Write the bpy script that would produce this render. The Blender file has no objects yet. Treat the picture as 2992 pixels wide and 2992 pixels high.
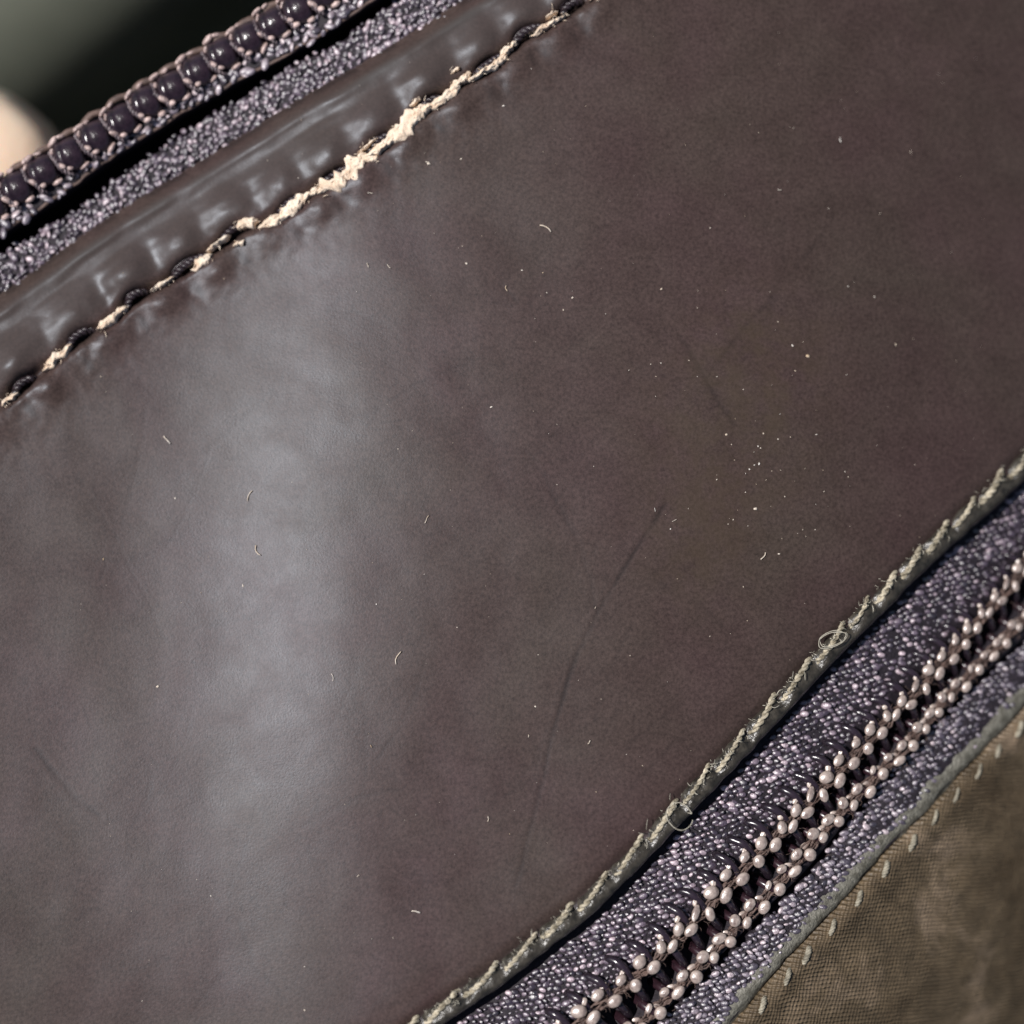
import bpy, math, random
import numpy as np
from mathutils import Matrix, Vector

# ------------------------------------------------------------------ scene, camera, light
scene = bpy.context.scene
D = 90.0                     # camera height over the leather, mm
FRAME = 50.0                 # width of the frame on the leather, mm
NPX = 2992.0                 # photograph width in pixels
MM = 0.001

cam_data = bpy.data.cameras.new('camera')
cam = bpy.data.objects.new('camera', cam_data)
scene.collection.objects.link(cam)
cam.location = (0, 0, D * MM)
cam.rotation_euler = (0, 0, 0)
cam_data.sensor_width = 36
cam_data.lens = 36 * D / FRAME
cam_data.clip_start = 0.005
cam_data.clip_end = 10
cam_data.dof.use_dof = True
cam_data.dof.focus_distance = (D + 0.1) * MM
cam_data.dof.aperture_fstop = 16.5
scene.camera = cam

SUN_DIR = Vector((-0.53, 0.18, 0.83)).normalized()      # towards the sun
elev = math.asin(SUN_DIR.z)
azim = math.atan2(SUN_DIR.x, SUN_DIR.y)
world = bpy.data.worlds.new('World')
scene.world = world
world.use_nodes = True
wn = world.node_tree.nodes
sky = wn.new('ShaderNodeTexSky')
sky.sky_type = 'NISHITA'
sky.sun_disc = False
sky.sun_elevation = elev
sky.sun_rotation = azim
bg = wn['Background']
bg.inputs['Strength'].default_value = 0.052
world.node_tree.links.new(sky.outputs[0], bg.inputs[0])
sun_data = bpy.data.lights.new('sun', 'SUN')
sun_data.energy = 5.0
sun_data.angle = math.radians(0.53)
sun_data.color = (1.0, 0.965, 0.94)
sun = bpy.data.objects.new('sun', sun_data)
scene.collection.objects.link(sun)
sun.rotation_euler = SUN_DIR.to_track_quat('Z', 'Y').to_euler()
sun.location = (-0.2, 0.15, 0.4)
vs = scene.view_settings
vs.view_transform = 'Standard'
vs.look = 'None'
vs.exposure = 0.0
vs.gamma = 1.0
vs.use_curve_mapping = False

rng = np.random.default_rng(7)
random.seed(7)

# ------------------------------------------------------------------ coordinates
# q runs along the zippers (up and to the right), p across them (down and to the right), both in photo pixels
TH = math.radians(38.0)
CT, ST = math.cos(TH), math.sin(TH)
S = FRAME / NPX

def H(x, y):
    """gentle bow of the whole purse, mm"""
    x0 = -10.8 + 0.04 * y + 0.5 * np.sin(y / 5.0)
    amp = 0.168 * (0.83 + 0.17 * np.tanh((y + 15.0) / 5.0))
    drop = amp * 5.4 * (1.0 + np.tanh((x0 - x) / 5.4))
    r = np.maximum(x - 3.0, 0.0)
    f = np.maximum(-17.0 - x, 0.0)
    low = 0.5 - 0.5 * np.tanh((y - 6.0) / 5.0)
    return -drop + 0.0045 * f * f * low - 0.0090 * r * r - 0.10 * (y + 2.0)

def W(q, p, z=0.0):
    q = np.asarray(q, float); p = np.asarray(p, float)
    nx = q * CT + p * ST
    ny = -q * ST + p * CT
    x = (nx - 1496) * S
    y = (1496 - ny) * S
    h = H(x, y)
    k = (D - h) / D
    return np.stack([x * k, y * k, h + z], -1)

def QP(pts):
    a = np.asarray(pts, float)
    return np.stack([a[:, 0] * CT - a[:, 1] * ST, a[:, 0] * ST + a[:, 1] * CT], -1)

def frame_at(q, p, z=0.0):
    o = W(q, p, z)
    X = W(q + 8, p, z) - W(q - 8, p, z)
    Y = W(q, p - 8, z) - W(q, p + 8, z)
    X /= np.linalg.norm(X)
    N = np.cross(X, Y); N /= np.linalg.norm(N)
    Y = np.cross(N, X)
    return o, X, Y, N

class Curve:
    """feature line p = f(q) through photo points, smoothed, straight beyond its ends"""
    def __init__(self, pts, sigma=50, fit=500):
        a = QP(pts)
        a = a[np.argsort(a[:, 0])]
        q0, q1 = a[0, 0], a[-1, 0]
        lo = a[a[:, 0] < q0 + fit]; hi = a[a[:, 0] > q1 - fit]
        s0 = np.polyfit(lo[:, 0], lo[:, 1], 1)[0] if len(lo) > 1 else 0
        s1 = np.polyfit(hi[:, 0], hi[:, 1], 1)[0] if len(hi) > 1 else 0
        g = np.arange(-4600, 5200, 10.0)
        v = np.interp(g, a[:, 0], a[:, 1])
        v = np.where(g < q0, a[0, 1] + (g - q0) * s0, v)
        v = np.where(g > q1, a[-1, 1] + (g - q1) * s1, v)
        k = np.exp(-0.5 * (np.arange(-20, 21) * 10.0 / sigma) ** 2); k /= k.sum()
        vv = np.convolve(v, k, 'same')
        vv[:25] = v[:25]; vv[-25:] = v[-25:]
        self.g, self.v = g, vv
    def __call__(self, q):
        return np.interp(q, self.g, self.v)

cRim = Curve([(46,476),(119,430),(197,380),(274,316),(357,269),(430,222),(502,181),(574,135),(647,96),(719,52),(792,5)], 60)
cBead = Curve([(54,558),(132,510),(208,461),(286,411),(360,360),(433,310),(507,263),(581,215),(655,169),(729,123),(801,78),(873,35)], 60)
cA = Curve([(0,683),(104,621),(228,533),(331,455),(435,393),(518,336),(621,280),(725,217),(828,166),(932,104),(1060,20)], 40)
cB = Curve([(0,735),(104,678),(217,616),(290,554),(362,497),(440,445),(518,393),(585,352),(657,311),(735,254),(807,212),(880,166),(1000,110),(1142,0)], 30)
cT = Curve([(0,850),(78,800),(194,711),(323,623),(500,517),(710,388),(866,286),(1040,190),(1161,112),(1340,0)], 50)
SEAM = [(9,1173),(70,1131),(168,1047),(233,991),(326,935),(396,875),(475,828),(550,786),(610,740),(685,685),(727,660),(815,637),(874,590),
        (905,562),(973,530),(1035,480),(1104,430),(1175,375),(1234,325),(1310,275),(1347,238),(1412,210),(1459,177),(1487,143),(1543,98),(1599,77),(1636,51),(1692,9)]
cS = Curve(SEAM, 22)
cC = Curve([(1222,2981),(1320,2909),(1414,2855),(1475,2807),(1551,2742),(1627,2690),(1718,2615),(1780,2550),(1854,2476),(1940,2382),(2027,2295),
            (2101,2215),(2188,2128),(2261,2040),(2335,1968),(2401,1890),(2488,1810),(2562,1734),(2629,1665),(2702,1598),(2775,1527),(2849,1465),(2929,1390),(2983,1338)], 60)
ROW1 = [(2956,1707),(2929,1754),(2882,1801),(2842,1841),(2809,1881),(2775,1921),(2735,1968),(2695,2008),(2648,2055),(2608,2098),(2562,2145),(2522,2188),
        (2475,2232),(2435,2282),(2388,2329),(2341,2375),(2309,2420),(2243,2474),(2196,2525),(2142,2575),(2106,2630),(2051,2673),(2008,2720),(1954,2778),(1896,2833),(1834,2887),(1776,2930),(1714,2978)]
cR1 = Curve(ROW1, 70)
ROW2 = [(2983,1834),(2936,1881),(2902,1921),(2856,1968),(2816,2008),(2775,2048),(2742,2088),(2702,2135),(2662,2182),(2622,2225),(2575,2269),(2535,2315),(2488,2362),
        (2441,2409),(2388,2456),(2359,2510),(2309,2557),(2269,2612),(2218,2655),(2175,2709),(2124,2760),(2073,2814),(2022,2865),(1968,2920),(1914,2970)]
cR2 = Curve(ROW2, 70)
cK = Curve([(2388,2556),(2287,2644),(2185,2748),(2098,2832),(2022,2909),(1954,2970),(2990,1901),(2836,2035),(2702,2162),(2595,2284),(2502,2402),(2428,2496)], 70)
cG = Curve([(2902,2200),(2812,2294),(2710,2405),(2628,2487),(2525,2598),(2452,2684),(2361,2778),(2300,2839),(2190,2975)], 70)

# ------------------------------------------------------------------ noise helpers
_tab = np.random.default_rng(99).random((8, 4096))
def n1(x, seed=0):
    x = np.asarray(x, float); i = np.floor(x).astype(int); f = x - i; f = f * f * (3 - 2 * f)
    t = _tab[seed % 8]
    return (t[(i + seed * 131) % 4096] * (1 - f) + t[(i + 1 + seed * 131) % 4096] * f) * 2 - 1
def n2(x, y, seed=0):
    x = np.asarray(x, float); y = np.asarray(y, float)
    i = np.floor(x).astype(int); j = np.floor(y).astype(int)
    f = x - i; g = y - j; f = f * f * (3 - 2 * f); g = g * g * (3 - 2 * g)
    t = _tab[seed % 8]
    h = lambda a, b: t[(a * 57 + b * 1013 + seed * 377) % 4096]
    return ((h(i, j) * (1 - f) + h(i + 1, j) * f) * (1 - g) + (h(i, j + 1) * (1 - f) + h(i + 1, j + 1) * f) * g) * 2 - 1
def ga(x, s):
    return np.exp(-(x / s) ** 2)
def sstep(a, b, x):
    t = np.clip((x - a) / (b - a), 0, 1)
    return t * t * (3 - 2 * t)

# ------------------------------------------------------------------ object helpers
def link(o):
    scene.collection.objects.link(o)
    return o
PM = {}
def mesh_data(name, V, F, mat, smooth=True):
    me = bpy.data.meshes.new(name)
    me.from_pydata((np.asarray(V) * MM).tolist() if not isinstance(V, list) else [[c * MM for c in v] for v in V], [], F if isinstance(F, list) else F.tolist())
    me.materials.append(mat)
    if smooth:
        me.polygons.foreach_set('use_smooth', np.ones(len(me.polygons), bool))
    me.update()
    return me
def obj(name, me, parent=None, mat4=None, label=None, kind=None):
    o = link(bpy.data.objects.new(name, me))
    if mat4 is not None:
        o.matrix_world = mat4
        PM[o.name] = mat4.copy()
        o.matrix_basis = mat4
    else:
        PM[o.name] = Matrix.Identity(4)
    if parent is not None:
        o.parent = parent
        o.matrix_parent_inverse = PM[parent.name].inverted()
    if label: o['label'] = label
    if kind: o['kind'] = kind
    return o
def tag(o, label, cat=None, group=None, kind=None):
    o['label'] = label
    if cat: o['category'] = cat
    if group: o['group'] = group
    if kind: o['kind'] = kind
    return o
def local_matrix(q, p, z=0.0, rot=0.0, scale=(1, 1, 1), off=(0, 0, 0), tilt=(0, 0)):
    o, X, Y, N = frame_at(q, p, z)
    o = o + X * off[0] + Y * off[1] + N * off[2]
    R = Matrix(((X[0], Y[0], N[0]), (X[1], Y[1], N[1]), (X[2], Y[2], N[2]))).to_4x4()
    return Matrix.Translation(Vector(o * MM)) @ R @ Matrix.Rotation(rot, 4, 'Z') @ Matrix.Rotation(tilt[0], 4, 'X') @ Matrix.Rotation(tilt[1], 4, 'Y') @ Matrix.Diagonal((*scale, 1))

class MB:
    def __init__(self): self.V = []; self.F = []; self.n = 0
    def add(self, V, F):
        V = np.asarray(V, float)
        self.V.append(V)
        self.F += [tuple(i + self.n for i in f) for f in F]
        self.n += len(V)
    def data(self, name, mat, smooth=True):
        return mesh_data(name, np.concatenate(self.V), self.F, mat, smooth)

def grid_faces(nr, nc, flip=False):
    i = np.arange(nr - 1)[:, None] * nc + np.arange(nc - 1)[None, :]
    i = i.ravel()
    f = np.stack([i, i + nc, i + nc + 1, i + 1], -1)
    return f[:, ::-1].tolist() if flip else f.tolist()
def sheet(qs, rows, mat, name):
    """rows = list of (p array, z array) over qs"""
    V = np.concatenate([W(qs, np.broadcast_to(p, qs.shape), np.broadcast_to(z, qs.shape)) for p, z in rows])
    return mesh_data(name, V, grid_faces(len(rows), len(qs)), mat)

def ico(sub=1):
    t = (1 + 5 ** .5) / 2
    v = [(-1,t,0),(1,t,0),(-1,-t,0),(1,-t,0),(0,-1,t),(0,1,t),(0,-1,-t),(0,1,-t),(t,0,-1),(t,0,1),(-t,0,-1),(-t,0,1)]
    f = [(0,11,5),(0,5,1),(0,1,7),(0,7,10),(0,10,11),(1,5,9),(5,11,4),(11,10,2),(10,7,6),(7,1,8),(3,9,4),(3,4,2),(3,2,6),(3,6,8),(3,8,9),(4,9,5),(2,4,11),(6,2,10),(8,6,7),(9,8,1)]
    v = [np.array(a) / np.linalg.norm(a) for a in v]
    for _ in range(sub):
        c = {}; nf = []
        def mid(a, b):
            k = (min(a, b), max(a, b))
            if k not in c:
                m = v[a] + v[b]; v.append(m / np.linalg.norm(m)); c[k] = len(v) - 1
            return c[k]
        for a, b, d in f:
            x, y, z = mid(a, b), mid(b, d), mid(d, a)
            nf += [(a, x, z), (b, y, x), (d, z, y), (x, y, z)]
        f = nf
    return np.array(v), f
ICO1, ICO1F = ico(1)
ICO2, ICO2F = ico(2)
def ell(center, radii, rot=0.0, yaw_tilt=0.0, tmpl=(ICO1, ICO1F)):
    v = tmpl[0] * np.asarray(radii)
    c, s = math.cos(yaw_tilt), math.sin(yaw_tilt)
    v = np.stack([v[:, 0] * c - v[:, 2] * s, v[:, 1], v[:, 0] * s + v[:, 2] * c], -1)
    c, s = math.cos(rot), math.sin(rot)
    v = np.stack([v[:, 0] * c - v[:, 1] * s, v[:, 0] * s + v[:, 1] * c, v[:, 2]], -1)
    return v + np.asarray(center), tmpl[1]
def tube(P, r, n=8, cap=True):
    P = np.asarray(P, float); m = len(P)
    r = np.broadcast_to(r, (m,))
    T = np.gradient(P, axis=0); T /= np.linalg.norm(T, axis=1)[:, None] + 1e-12
    up = np.array([0.13, 0.21, 1.0]); up /= np.linalg.norm(up)
    A = np.cross(T, up); A /= np.linalg.norm(A, axis=1)[:, None] + 1e-9
    B = np.cross(T, A)
    a = np.arange(n) * 2 * math.pi / n
    V = (P[:, None, :] + r[:, None, None] * (np.cos(a)[None, :, None] * A[:, None, :] + np.sin(a)[None, :, None] * B[:, None, :])).reshape(-1, 3)
    F = []
    for i in range(m - 1):
        for j in range(n):
            k = (j + 1) % n
            F.append((i * n + j, i * n + k, (i + 1) * n + k, (i + 1) * n + j))
    if cap:
        F.append(tuple(range(n - 1, -1, -1))); F.append(tuple((m - 1) * n + j for j in range(n)))
    return V, F
def resample(P, step):
    P = np.asarray(P, float)
    # Catmull-Rom through P
    out = []
    Q = np.vstack([2 * P[0] - P[1], P, 2 * P[-1] - P[-2]])
    for i in range(1, len(Q) - 2):
        L = np.linalg.norm(Q[i + 1] - Q[i]); k = max(2, int(L / step))
        t = (np.arange(k) / k)[:, None]
        a, b, c, d = Q[i - 1], Q[i], Q[i + 1], Q[i + 2]
        out.append(0.5 * ((2 * b) + (-a + c) * t + (2 * a - 5 * b + 4 * c - d) * t ** 2 + (-a + 3 * b - 3 * c + d) * t ** 3))
    out.append(P[-1:])
    return np.concatenate(out)
def twisted(P, r, pitch, strands=2, step=0.05, n=6, seed=0, taper=True):
    """a plied thread along P"""
    P = resample(P, step)
    m = len(P)
    d = np.concatenate([[0], np.cumsum(np.linalg.norm(np.diff(P, axis=0), axis=1))])
    T = np.gradient(P, axis=0); T /= np.linalg.norm(T, axis=1)[:, None]
    up = np.array([0.11, 0.17, 1.0])
    A = np.cross(T, up); A /= np.linalg.norm(A, axis=1)[:, None]
    B = np.cross(T, A)
    mb = MB()
    tp = np.ones(m)
    if taper: tp = 0.6 + 0.4 * sstep(0, 0.25, np.minimum(d, d[-1] - d))
    for s in range(strands):
        ph = 2 * math.pi * (d / pitch + s / strands) + seed
        off = r * 0.52 * tp
        Q = P + off[:, None] * (np.cos(ph)[:, None] * A + np.sin(ph)[:, None] * B)
        rr = r * 0.60 * tp * (1 + 0.22 * n1(d / 0.16, (seed * 3 + s) % 8) + 0.12 * n1(d / 0.06, (seed + s) % 8))
        mb.add(*tube(Q, rr, n))
    return mb
def hair(mb, P, r=0.012, n=3):
    mb.add(*tube(resample(P, 0.08), r, n))

# ------------------------------------------------------------------ materials
def new_mat(name):
    m = bpy.data.materials.new(name); m.use_nodes = True
    nt = m.node_tree
    return m, nt, nt.nodes['Principled BSDF']
def mm_coords(nt):
    tc = nt.nodes.new('ShaderNodeTexCoord')
    sc = nt.nodes.new('ShaderNodeVectorMath'); sc.operation = 'SCALE'
    sc.inputs['Scale'].default_value = 1000.0
    nt.links.new(tc.outputs['Object'], sc.inputs[0])
    return sc.outputs[0]
def noise(nt, co, scale, detail=2.0, rough=0.5, dist=0.0):
    t = nt.nodes.new('ShaderNodeTexNoise')
    t.inputs['Scale'].default_value = scale; t.inputs['Detail'].default_value = detail
    t.inputs['Roughness'].default_value = rough; t.inputs['Distortion'].default_value = dist
    nt.links.new(co, t.inputs['Vector'])
    return t.outputs['Fac']
def ramp(nt, fac, stops):
    r = nt.nodes.new('ShaderNodeValToRGB')
    e = r.color_ramp.elements
    while len(e) < len(stops): e.new(0.5)
    for x, (pos, col) in zip(e, stops):
        x.position = pos; x.color = (*col, 1) if len(col) == 3 else col
    nt.links.new(fac, r.inputs[0])
    return r.outputs[0]
def mixc(nt, fac, a, b, mode='MIX'):
    m = nt.nodes.new('ShaderNodeMix'); m.data_type = 'RGBA'; m.blend_type = mode
    for sock, v in ((m.inputs[0], fac), (m.inputs[6], a), (m.inputs[7], b)):
        if hasattr(v, 'node'): nt.links.new(v, sock)
        else: sock.default_value = v if isinstance(v, float) else (*v, 1)
    return m.outputs[2]
def mathn(nt, op, a, b=None, c=None):
    m = nt.nodes.new('ShaderNodeMath'); m.operation = op
    for i, v in enumerate((a, b, c)):
        if v is None: continue
        if hasattr(v, 'node'): nt.links.new(v, m.inputs[i])
        else: m.inputs[i].default_value = v
    return m.outputs[0]
def bump(nt, h, dist_mm, strength=1.0, prev=None):
    b = nt.nodes.new('ShaderNodeBump')
    b.inputs['Strength'].default_value = strength
    b.inputs['Distance'].default_value = dist_mm * MM
    nt.links.new(h, b.inputs['Height'])
    if prev is not None: nt.links.new(prev, b.inputs['Normal'])
    return b.outputs[0]
def simple(name, c0, c1, scale, rough, spec=0.5, bump_mm=0.0, bscale=8.0, sheen=0.0):
    m, nt, b = new_mat(name)
    co = mm_coords(nt)
    f = noise(nt, co, scale, 3, 0.6)
    nt.links.new(ramp(nt, f, [(0.3, c0), (0.7, c1)]), b.inputs['Base Color'])
    b.inputs['Roughness'].default_value = rough
    b.inputs['Specular IOR Level'].default_value = spec
    if sheen:
        b.inputs['Sheen Weight'].default_value = sheen
    if bump_mm:
        nt.links.new(bump(nt, noise(nt, co, bscale, 3, 0.6), bump_mm), b.inputs['Normal'])
    return m

# leather
m_leather, nt, b = new_mat('brown_leather')
co = mm_coords(nt)
big = noise(nt, co, 0.11, 3, 0.55, 0.4)
mid = noise(nt, co, 0.42, 4, 0.6, 0.3)
fine = noise(nt, co, 6.0, 4, 0.75)
c = ramp(nt, big, [(0.30, (0.058, 0.036, 0.034)), (0.52, (0.056, 0.038, 0.033)), (0.72, (0.055, 0.040, 0.033))])
c = mixc(nt, 1.0, c, ramp(nt, mid, [(0.32, (0.88, 0.87, 0.87)), (0.65, (1.06, 1.06, 1.06))]), 'MULTIPLY')
c = mixc(nt, 1.0, c, ramp(nt, fine, [(0.30, (0.58, 0.58, 0.58)), (0.70, (1.42, 1.42, 1.42))]), 'MULTIPLY')
at = nt.nodes.new('ShaderNodeAttribute'); at.attribute_name = 'wear_shading'
sep = nt.nodes.new('ShaderNodeSeparateColor'); nt.links.new(at.outputs['Color'], sep.inputs[0])
c = mixc(nt, sep.outputs[0], c, (0.016, 0.012, 0.011))           # dark scuffs and creases, shade painted into stitch holes and edge groove
c = mixc(nt, mathn(nt, 'MULTIPLY', sep.outputs[2], ramp(nt, noise(nt, co, 0.6, 4, 0.65), [(0.38, (0, 0, 0)), (0.62, (1, 1, 1))])), c, (0.060, 0.043, 0.026))   # ochre stain
c = mixc(nt, sep.outputs[1], c, (0.062, 0.053, 0.049))           # olive-grey rim strip, with the ridge highlight painted in
nt.links.new(c, b.inputs['Base Color'])
rr = nt.nodes.new('ShaderNodeMapRange')
nt.links.new(mid, rr.inputs[0]); rr.inputs[3].default_value = 0.30; rr.inputs[4].default_value = 0.50
nt.links.new(mathn(nt, 'SUBTRACT', rr.outputs[0], mathn(nt, 'MULTIPLY', sep.outputs[1], 0.03)), b.inputs['Roughness'])
b.inputs['Specular IOR Level'].default_value = 0.235
b.inputs['Specular Tint'].default_value = (0.82, 0.90, 1.0, 1)
nb = bump(nt, noise(nt, co, 0.22, 2, 0.45), 0.09)
nb = bump(nt, noise(nt, co, 9.0, 3, 0.65), 0.0065, 1.0, nb)
nt.links.new(nb, b.inputs['Normal'])

m_edge = simple('olive_black_edge_leather', (0.014, 0.012, 0.009), (0.066, 0.057, 0.044), 2.2, 0.32, 0.6, 0.06, 4.0)
m_cream = simple('torn_raw_leather', (0.62, 0.46, 0.33), (0.88, 0.76, 0.62), 1.8, 0.85, 0.2, 0.04, 9.0)
m_dthread = simple('dark_purple_thread', (0.012, 0.008, 0.010), (0.045, 0.030, 0.036), 6.0, 0.35, 0.6, 0.02, 16.0)
m_othread = simple('olive_cream_thread', (0.13, 0.108, 0.068), (0.68, 0.60, 0.45), 2.0, 0.5, 0.5, 0.04, 18.0)
m_fuzz = simple('pale_fuzz', (0.35, 0.32, 0.25), (0.6, 0.56, 0.46), 4.0, 0.5, 0.5)
m_mono = simple('dark_purple_nylon', (0.011, 0.006, 0.009), (0.036, 0.020, 0.029), 1.8, 0.22, 0.6, 0.03, 3.5)
m_coil = simple('black_purple_coil', (0.010, 0.007, 0.010), (0.030, 0.020, 0.029), 1.5, 0.22, 0.6, 0.01, 6.0)
m_wine = simple('wine_nylon', (0.016, 0.007, 0.010), (0.035, 0.016, 0.022), 2.0, 0.25, 0.5)
m_pinkthread = simple('pale_brown_zip_thread', (0.20, 0.135, 0.110), (0.66, 0.54, 0.46), 2.6, 0.34, 1.0, 0.02, 12.0)
m_pinkthread.node_tree.nodes['Principled BSDF'].inputs['IOR'].default_value = 1.95
m_rimthread = simple('pinkish_brown_rim_thread', (0.12, 0.070, 0.066), (0.72, 0.53, 0.48), 2.6, 0.38, 1.0, 0.05, 11.0)  # brightened so its colour carries the rim highlights
m_brownthread = simple('brown_zip_thread', (0.06, 0.04, 0.035), (0.17, 0.11, 0.09), 2.5, 0.55, 0.4, 0.03, 14.0)
def yarn_mat(name, stops, rough, spec):
    m, nt, b = new_mat(name)
    co = mm_coords(nt)
    at = nt.nodes.new('ShaderNodeAttribute'); at.attribute_name = 'tint'
    c = ramp(nt, at.outputs['Fac'], stops)  # paler random tints stand in for the nylon sheen
    f = noise(nt, co, 12.0, 2, 0.6)
    c = mixc(nt, 1.0, c, ramp(nt, f, [(0.3, (0.5, 0.48, 0.5)), (0.65, (1.35, 1.32, 1.35))]), 'MULTIPLY')
    nt.links.new(c, b.inputs['Base Color'])
    b.inputs['Roughness'].default_value = rough
    b.inputs['Specular IOR Level'].default_value = spec
    b.inputs['IOR'].default_value = 1.75
    nt.links.new(bump(nt, f, 0.03), b.inputs['Normal'])
    return m
m_yarn = yarn_mat('purple_black_tape_yarn', [(0.0, (0.010, 0.007, 0.012)), (0.45, (0.050, 0.032, 0.050)), (0.75, (0.15, 0.112, 0.145)), (1.0, (0.50, 0.40, 0.43))], 0.40, 1.0)
m_yarn2 = yarn_mat('grey_purple_tape_yarn', [(0.0, (0.020, 0.016, 0.024)), (0.45, (0.085, 0.066, 0.088)), (0.75, (0.22, 0.185, 0.215)), (1.0, (0.55, 0.46, 0.47))], 0.42, 1.0)
m_tape = simple('dark_tape_ground', (0.010, 0.008, 0.011), (0.028, 0.021, 0.028), 5.0, 0.6, 0.3, 0.05, 10.0)
m_black = simple('black_lining', (0.004, 0.003, 0.003), (0.008, 0.006, 0.006), 2.0, 0.9, 0.1)
m_oedge = simple('olive_fabric_binding', (0.070, 0.064, 0.046), (0.20, 0.19, 0.155), 2.6, 0.5, 0.6, 0.10, 7.0)
m_othread2 = simple('dull_olive_thread', (0.12, 0.105, 0.075), (0.42, 0.38, 0.29), 2.4, 0.5, 0.5, 0.04, 18.0)
m_dust = simple('pale_dust', (0.50, 0.36, 0.22), (0.8, 0.76, 0.70), 0.8, 0.7, 0.4)
m_seat = simple('grey_green_cloth', (0.100, 0.108, 0.084), (0.140, 0.148, 0.116), 0.12, 0.8, 0.2, 0.05, 3.0)
m_floor = simple('black_floor', (0.006, 0.006, 0.005), (0.010, 0.010, 0.008), 0.2, 0.9, 0.1)

# olive woven fabric
m_fab, nt, b = new_mat('olive_brown_woven_fabric')
co = mm_coords(nt)
sx = nt.nodes.new('ShaderNodeSeparateXYZ'); nt.links.new(co, sx.inputs[0])
wob = mathn(nt, 'MULTIPLY', noise(nt, co, 0.8, 2), 0.35)
yy = mathn(nt, 'ADD', mathn(nt, 'ADD', sx.outputs[1], mathn(nt, 'MULTIPLY', sx.outputs[0], 0.06)), wob)
xx = mathn(nt, 'ADD', mathn(nt, 'SUBTRACT', sx.outputs[0], mathn(nt, 'MULTIPLY', sx.outputs[1], 0.25)), wob)
wy = mathn(nt, 'SINE', mathn(nt, 'MULTIPLY', yy, 2 * math.pi / 0.21))
wx = mathn(nt, 'SINE', mathn(nt, 'MULTIPLY', xx, 2 * math.pi / 0.19))
weave = mathn(nt, 'ADD', mathn(nt, 'MULTIPLY', wy, 0.75), mathn(nt, 'MULTIPLY', wx, 0.25))
wn_ = mathn(nt, 'MULTIPLY_ADD', weave, 0.35, 0.5)
worn = noise(nt, co, 0.16, 4, 0.65, 0.3)
blot = noise(nt, co, 0.9, 4, 0.7, 0.2)
c = ramp(nt, worn, [(0.35, (0.085, 0.061, 0.038)), (0.54, (0.125, 0.093, 0.060)), (0.68, (0.26, 0.195, 0.140))])
c = mixc(nt, 1.0, c, ramp(nt, blot, [(0.35, (0.78, 0.78, 0.78)), (0.68, (1.35, 1.33, 1.30))]), 'MULTIPLY')
c = mixc(nt, 1.0, c, ramp(nt, wn_, [(0.0, (0.66, 0.66, 0.64)), (1.0, (1.30, 1.28, 1.22))]), 'MULTIPLY')
nt.links.new(c, b.inputs['Base Color'])
b.inputs['Roughness'].default_value = 0.45
b.inputs['Specular IOR Level'].default_value = 0.35
nb = bump(nt, weave, 0.045)
nb = bump(nt, noise(nt, co, 6.0, 2), 0.04, 1.0, nb)
nt.links.new(nb, b.inputs['Normal'])

# skin
m_skin, nt, b = new_mat('skin')
co = mm_coords(nt)
nt.links.new(ramp(nt, noise(nt, co, 0.3, 3), [(0.3, (0.93, 0.66, 0.48)), (0.7, (0.96, 0.76, 0.58))]), b.inputs['Base Color'])
b.inputs['Roughness'].default_value = 0.45
b.inputs['Subsurface Weight'].default_value = 0.25
b.inputs['Subsurface Radius'].default_value = (0.003, 0.0012, 0.0006)
b.inputs['Subsurface Scale'].default_value = 1.0
nt.links.new(bump(nt, noise(nt, co, 2.5, 3), 0.05), b.inputs['Normal'])
m_nail, nt, b = new_mat('nail')
b.inputs['Base Color'].default_value = (0.72, 0.50, 0.42, 1); b.inputs['Roughness'].default_value = 0.25

# ------------------------------------------------------------------ setting: what lies behind the purse
def PW(P, Q):
    """world xy from mm across (P) and along (Q) measured from the frame centre"""
    return Q * CT + P * ST, Q * ST - P * CT
prof = [(-400, -46), (-120, -44), (-75, -39), (-60, -36.5)]
for a in np.linspace(0, 90, 14):
    prof.append((-54 + 11 * math.sin(math.radians(a)), -47.5 + 11 * math.cos(math.radians(a))))
prof += [(-42.9, -60), (-42.7, -90), (-42.5, -119)]
Qs = np.linspace(-320, 320, 60)
V = []
for P_, z_ in prof:
    for Q_ in Qs:
        x, y = PW(P_ + 1.2 * math.sin(Q_ / 37.0) + Q_ * -0.04, Q_)
        V.append((x, y, z_ + 0.8 * math.sin(Q_ / 23.0)))
o = obj('seat_surface', mesh_data('seat_surface', np.array(V), grid_faces(len(prof), len(Qs)), m_seat))
tag(o, 'blurred grey-green padded surface behind the purse', kind='structure')
fl = np.array([(-420, -420, -118), (420, -420, -118), (420, 420, -118), (-420, 420, -118)], float)
o = obj('ground', mesh_data('ground', fl, [(0, 1, 2, 3)], m_floor))
tag(o, 'black surface in shade far below the purse', kind='structure')

# ------------------------------------------------------------------ the purse
purse = link(bpy.data.objects.new('purse', None))
pm = Matrix.Translation((0, 0, -0.008)); purse.matrix_basis = pm; PM['purse'] = pm
purse.empty_display_size = 0.01
tag(purse, 'dark brown leather zip purse with split seam and two purple-black zippers', 'purse')

QV = np.concatenate([np.arange(-3400, -2000, 40.0), np.arange(-2000, 2500, 6.0), np.arange(2500, 3900.1, 40.0)])
QM = np.concatenate([np.arange(-3400, -2000, 40.0), np.arange(-2000, 2500, 12.0), np.arange(2500, 3900.1, 40.0)])
QMIN, QMAX = QV[0], QV[-1]

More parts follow.
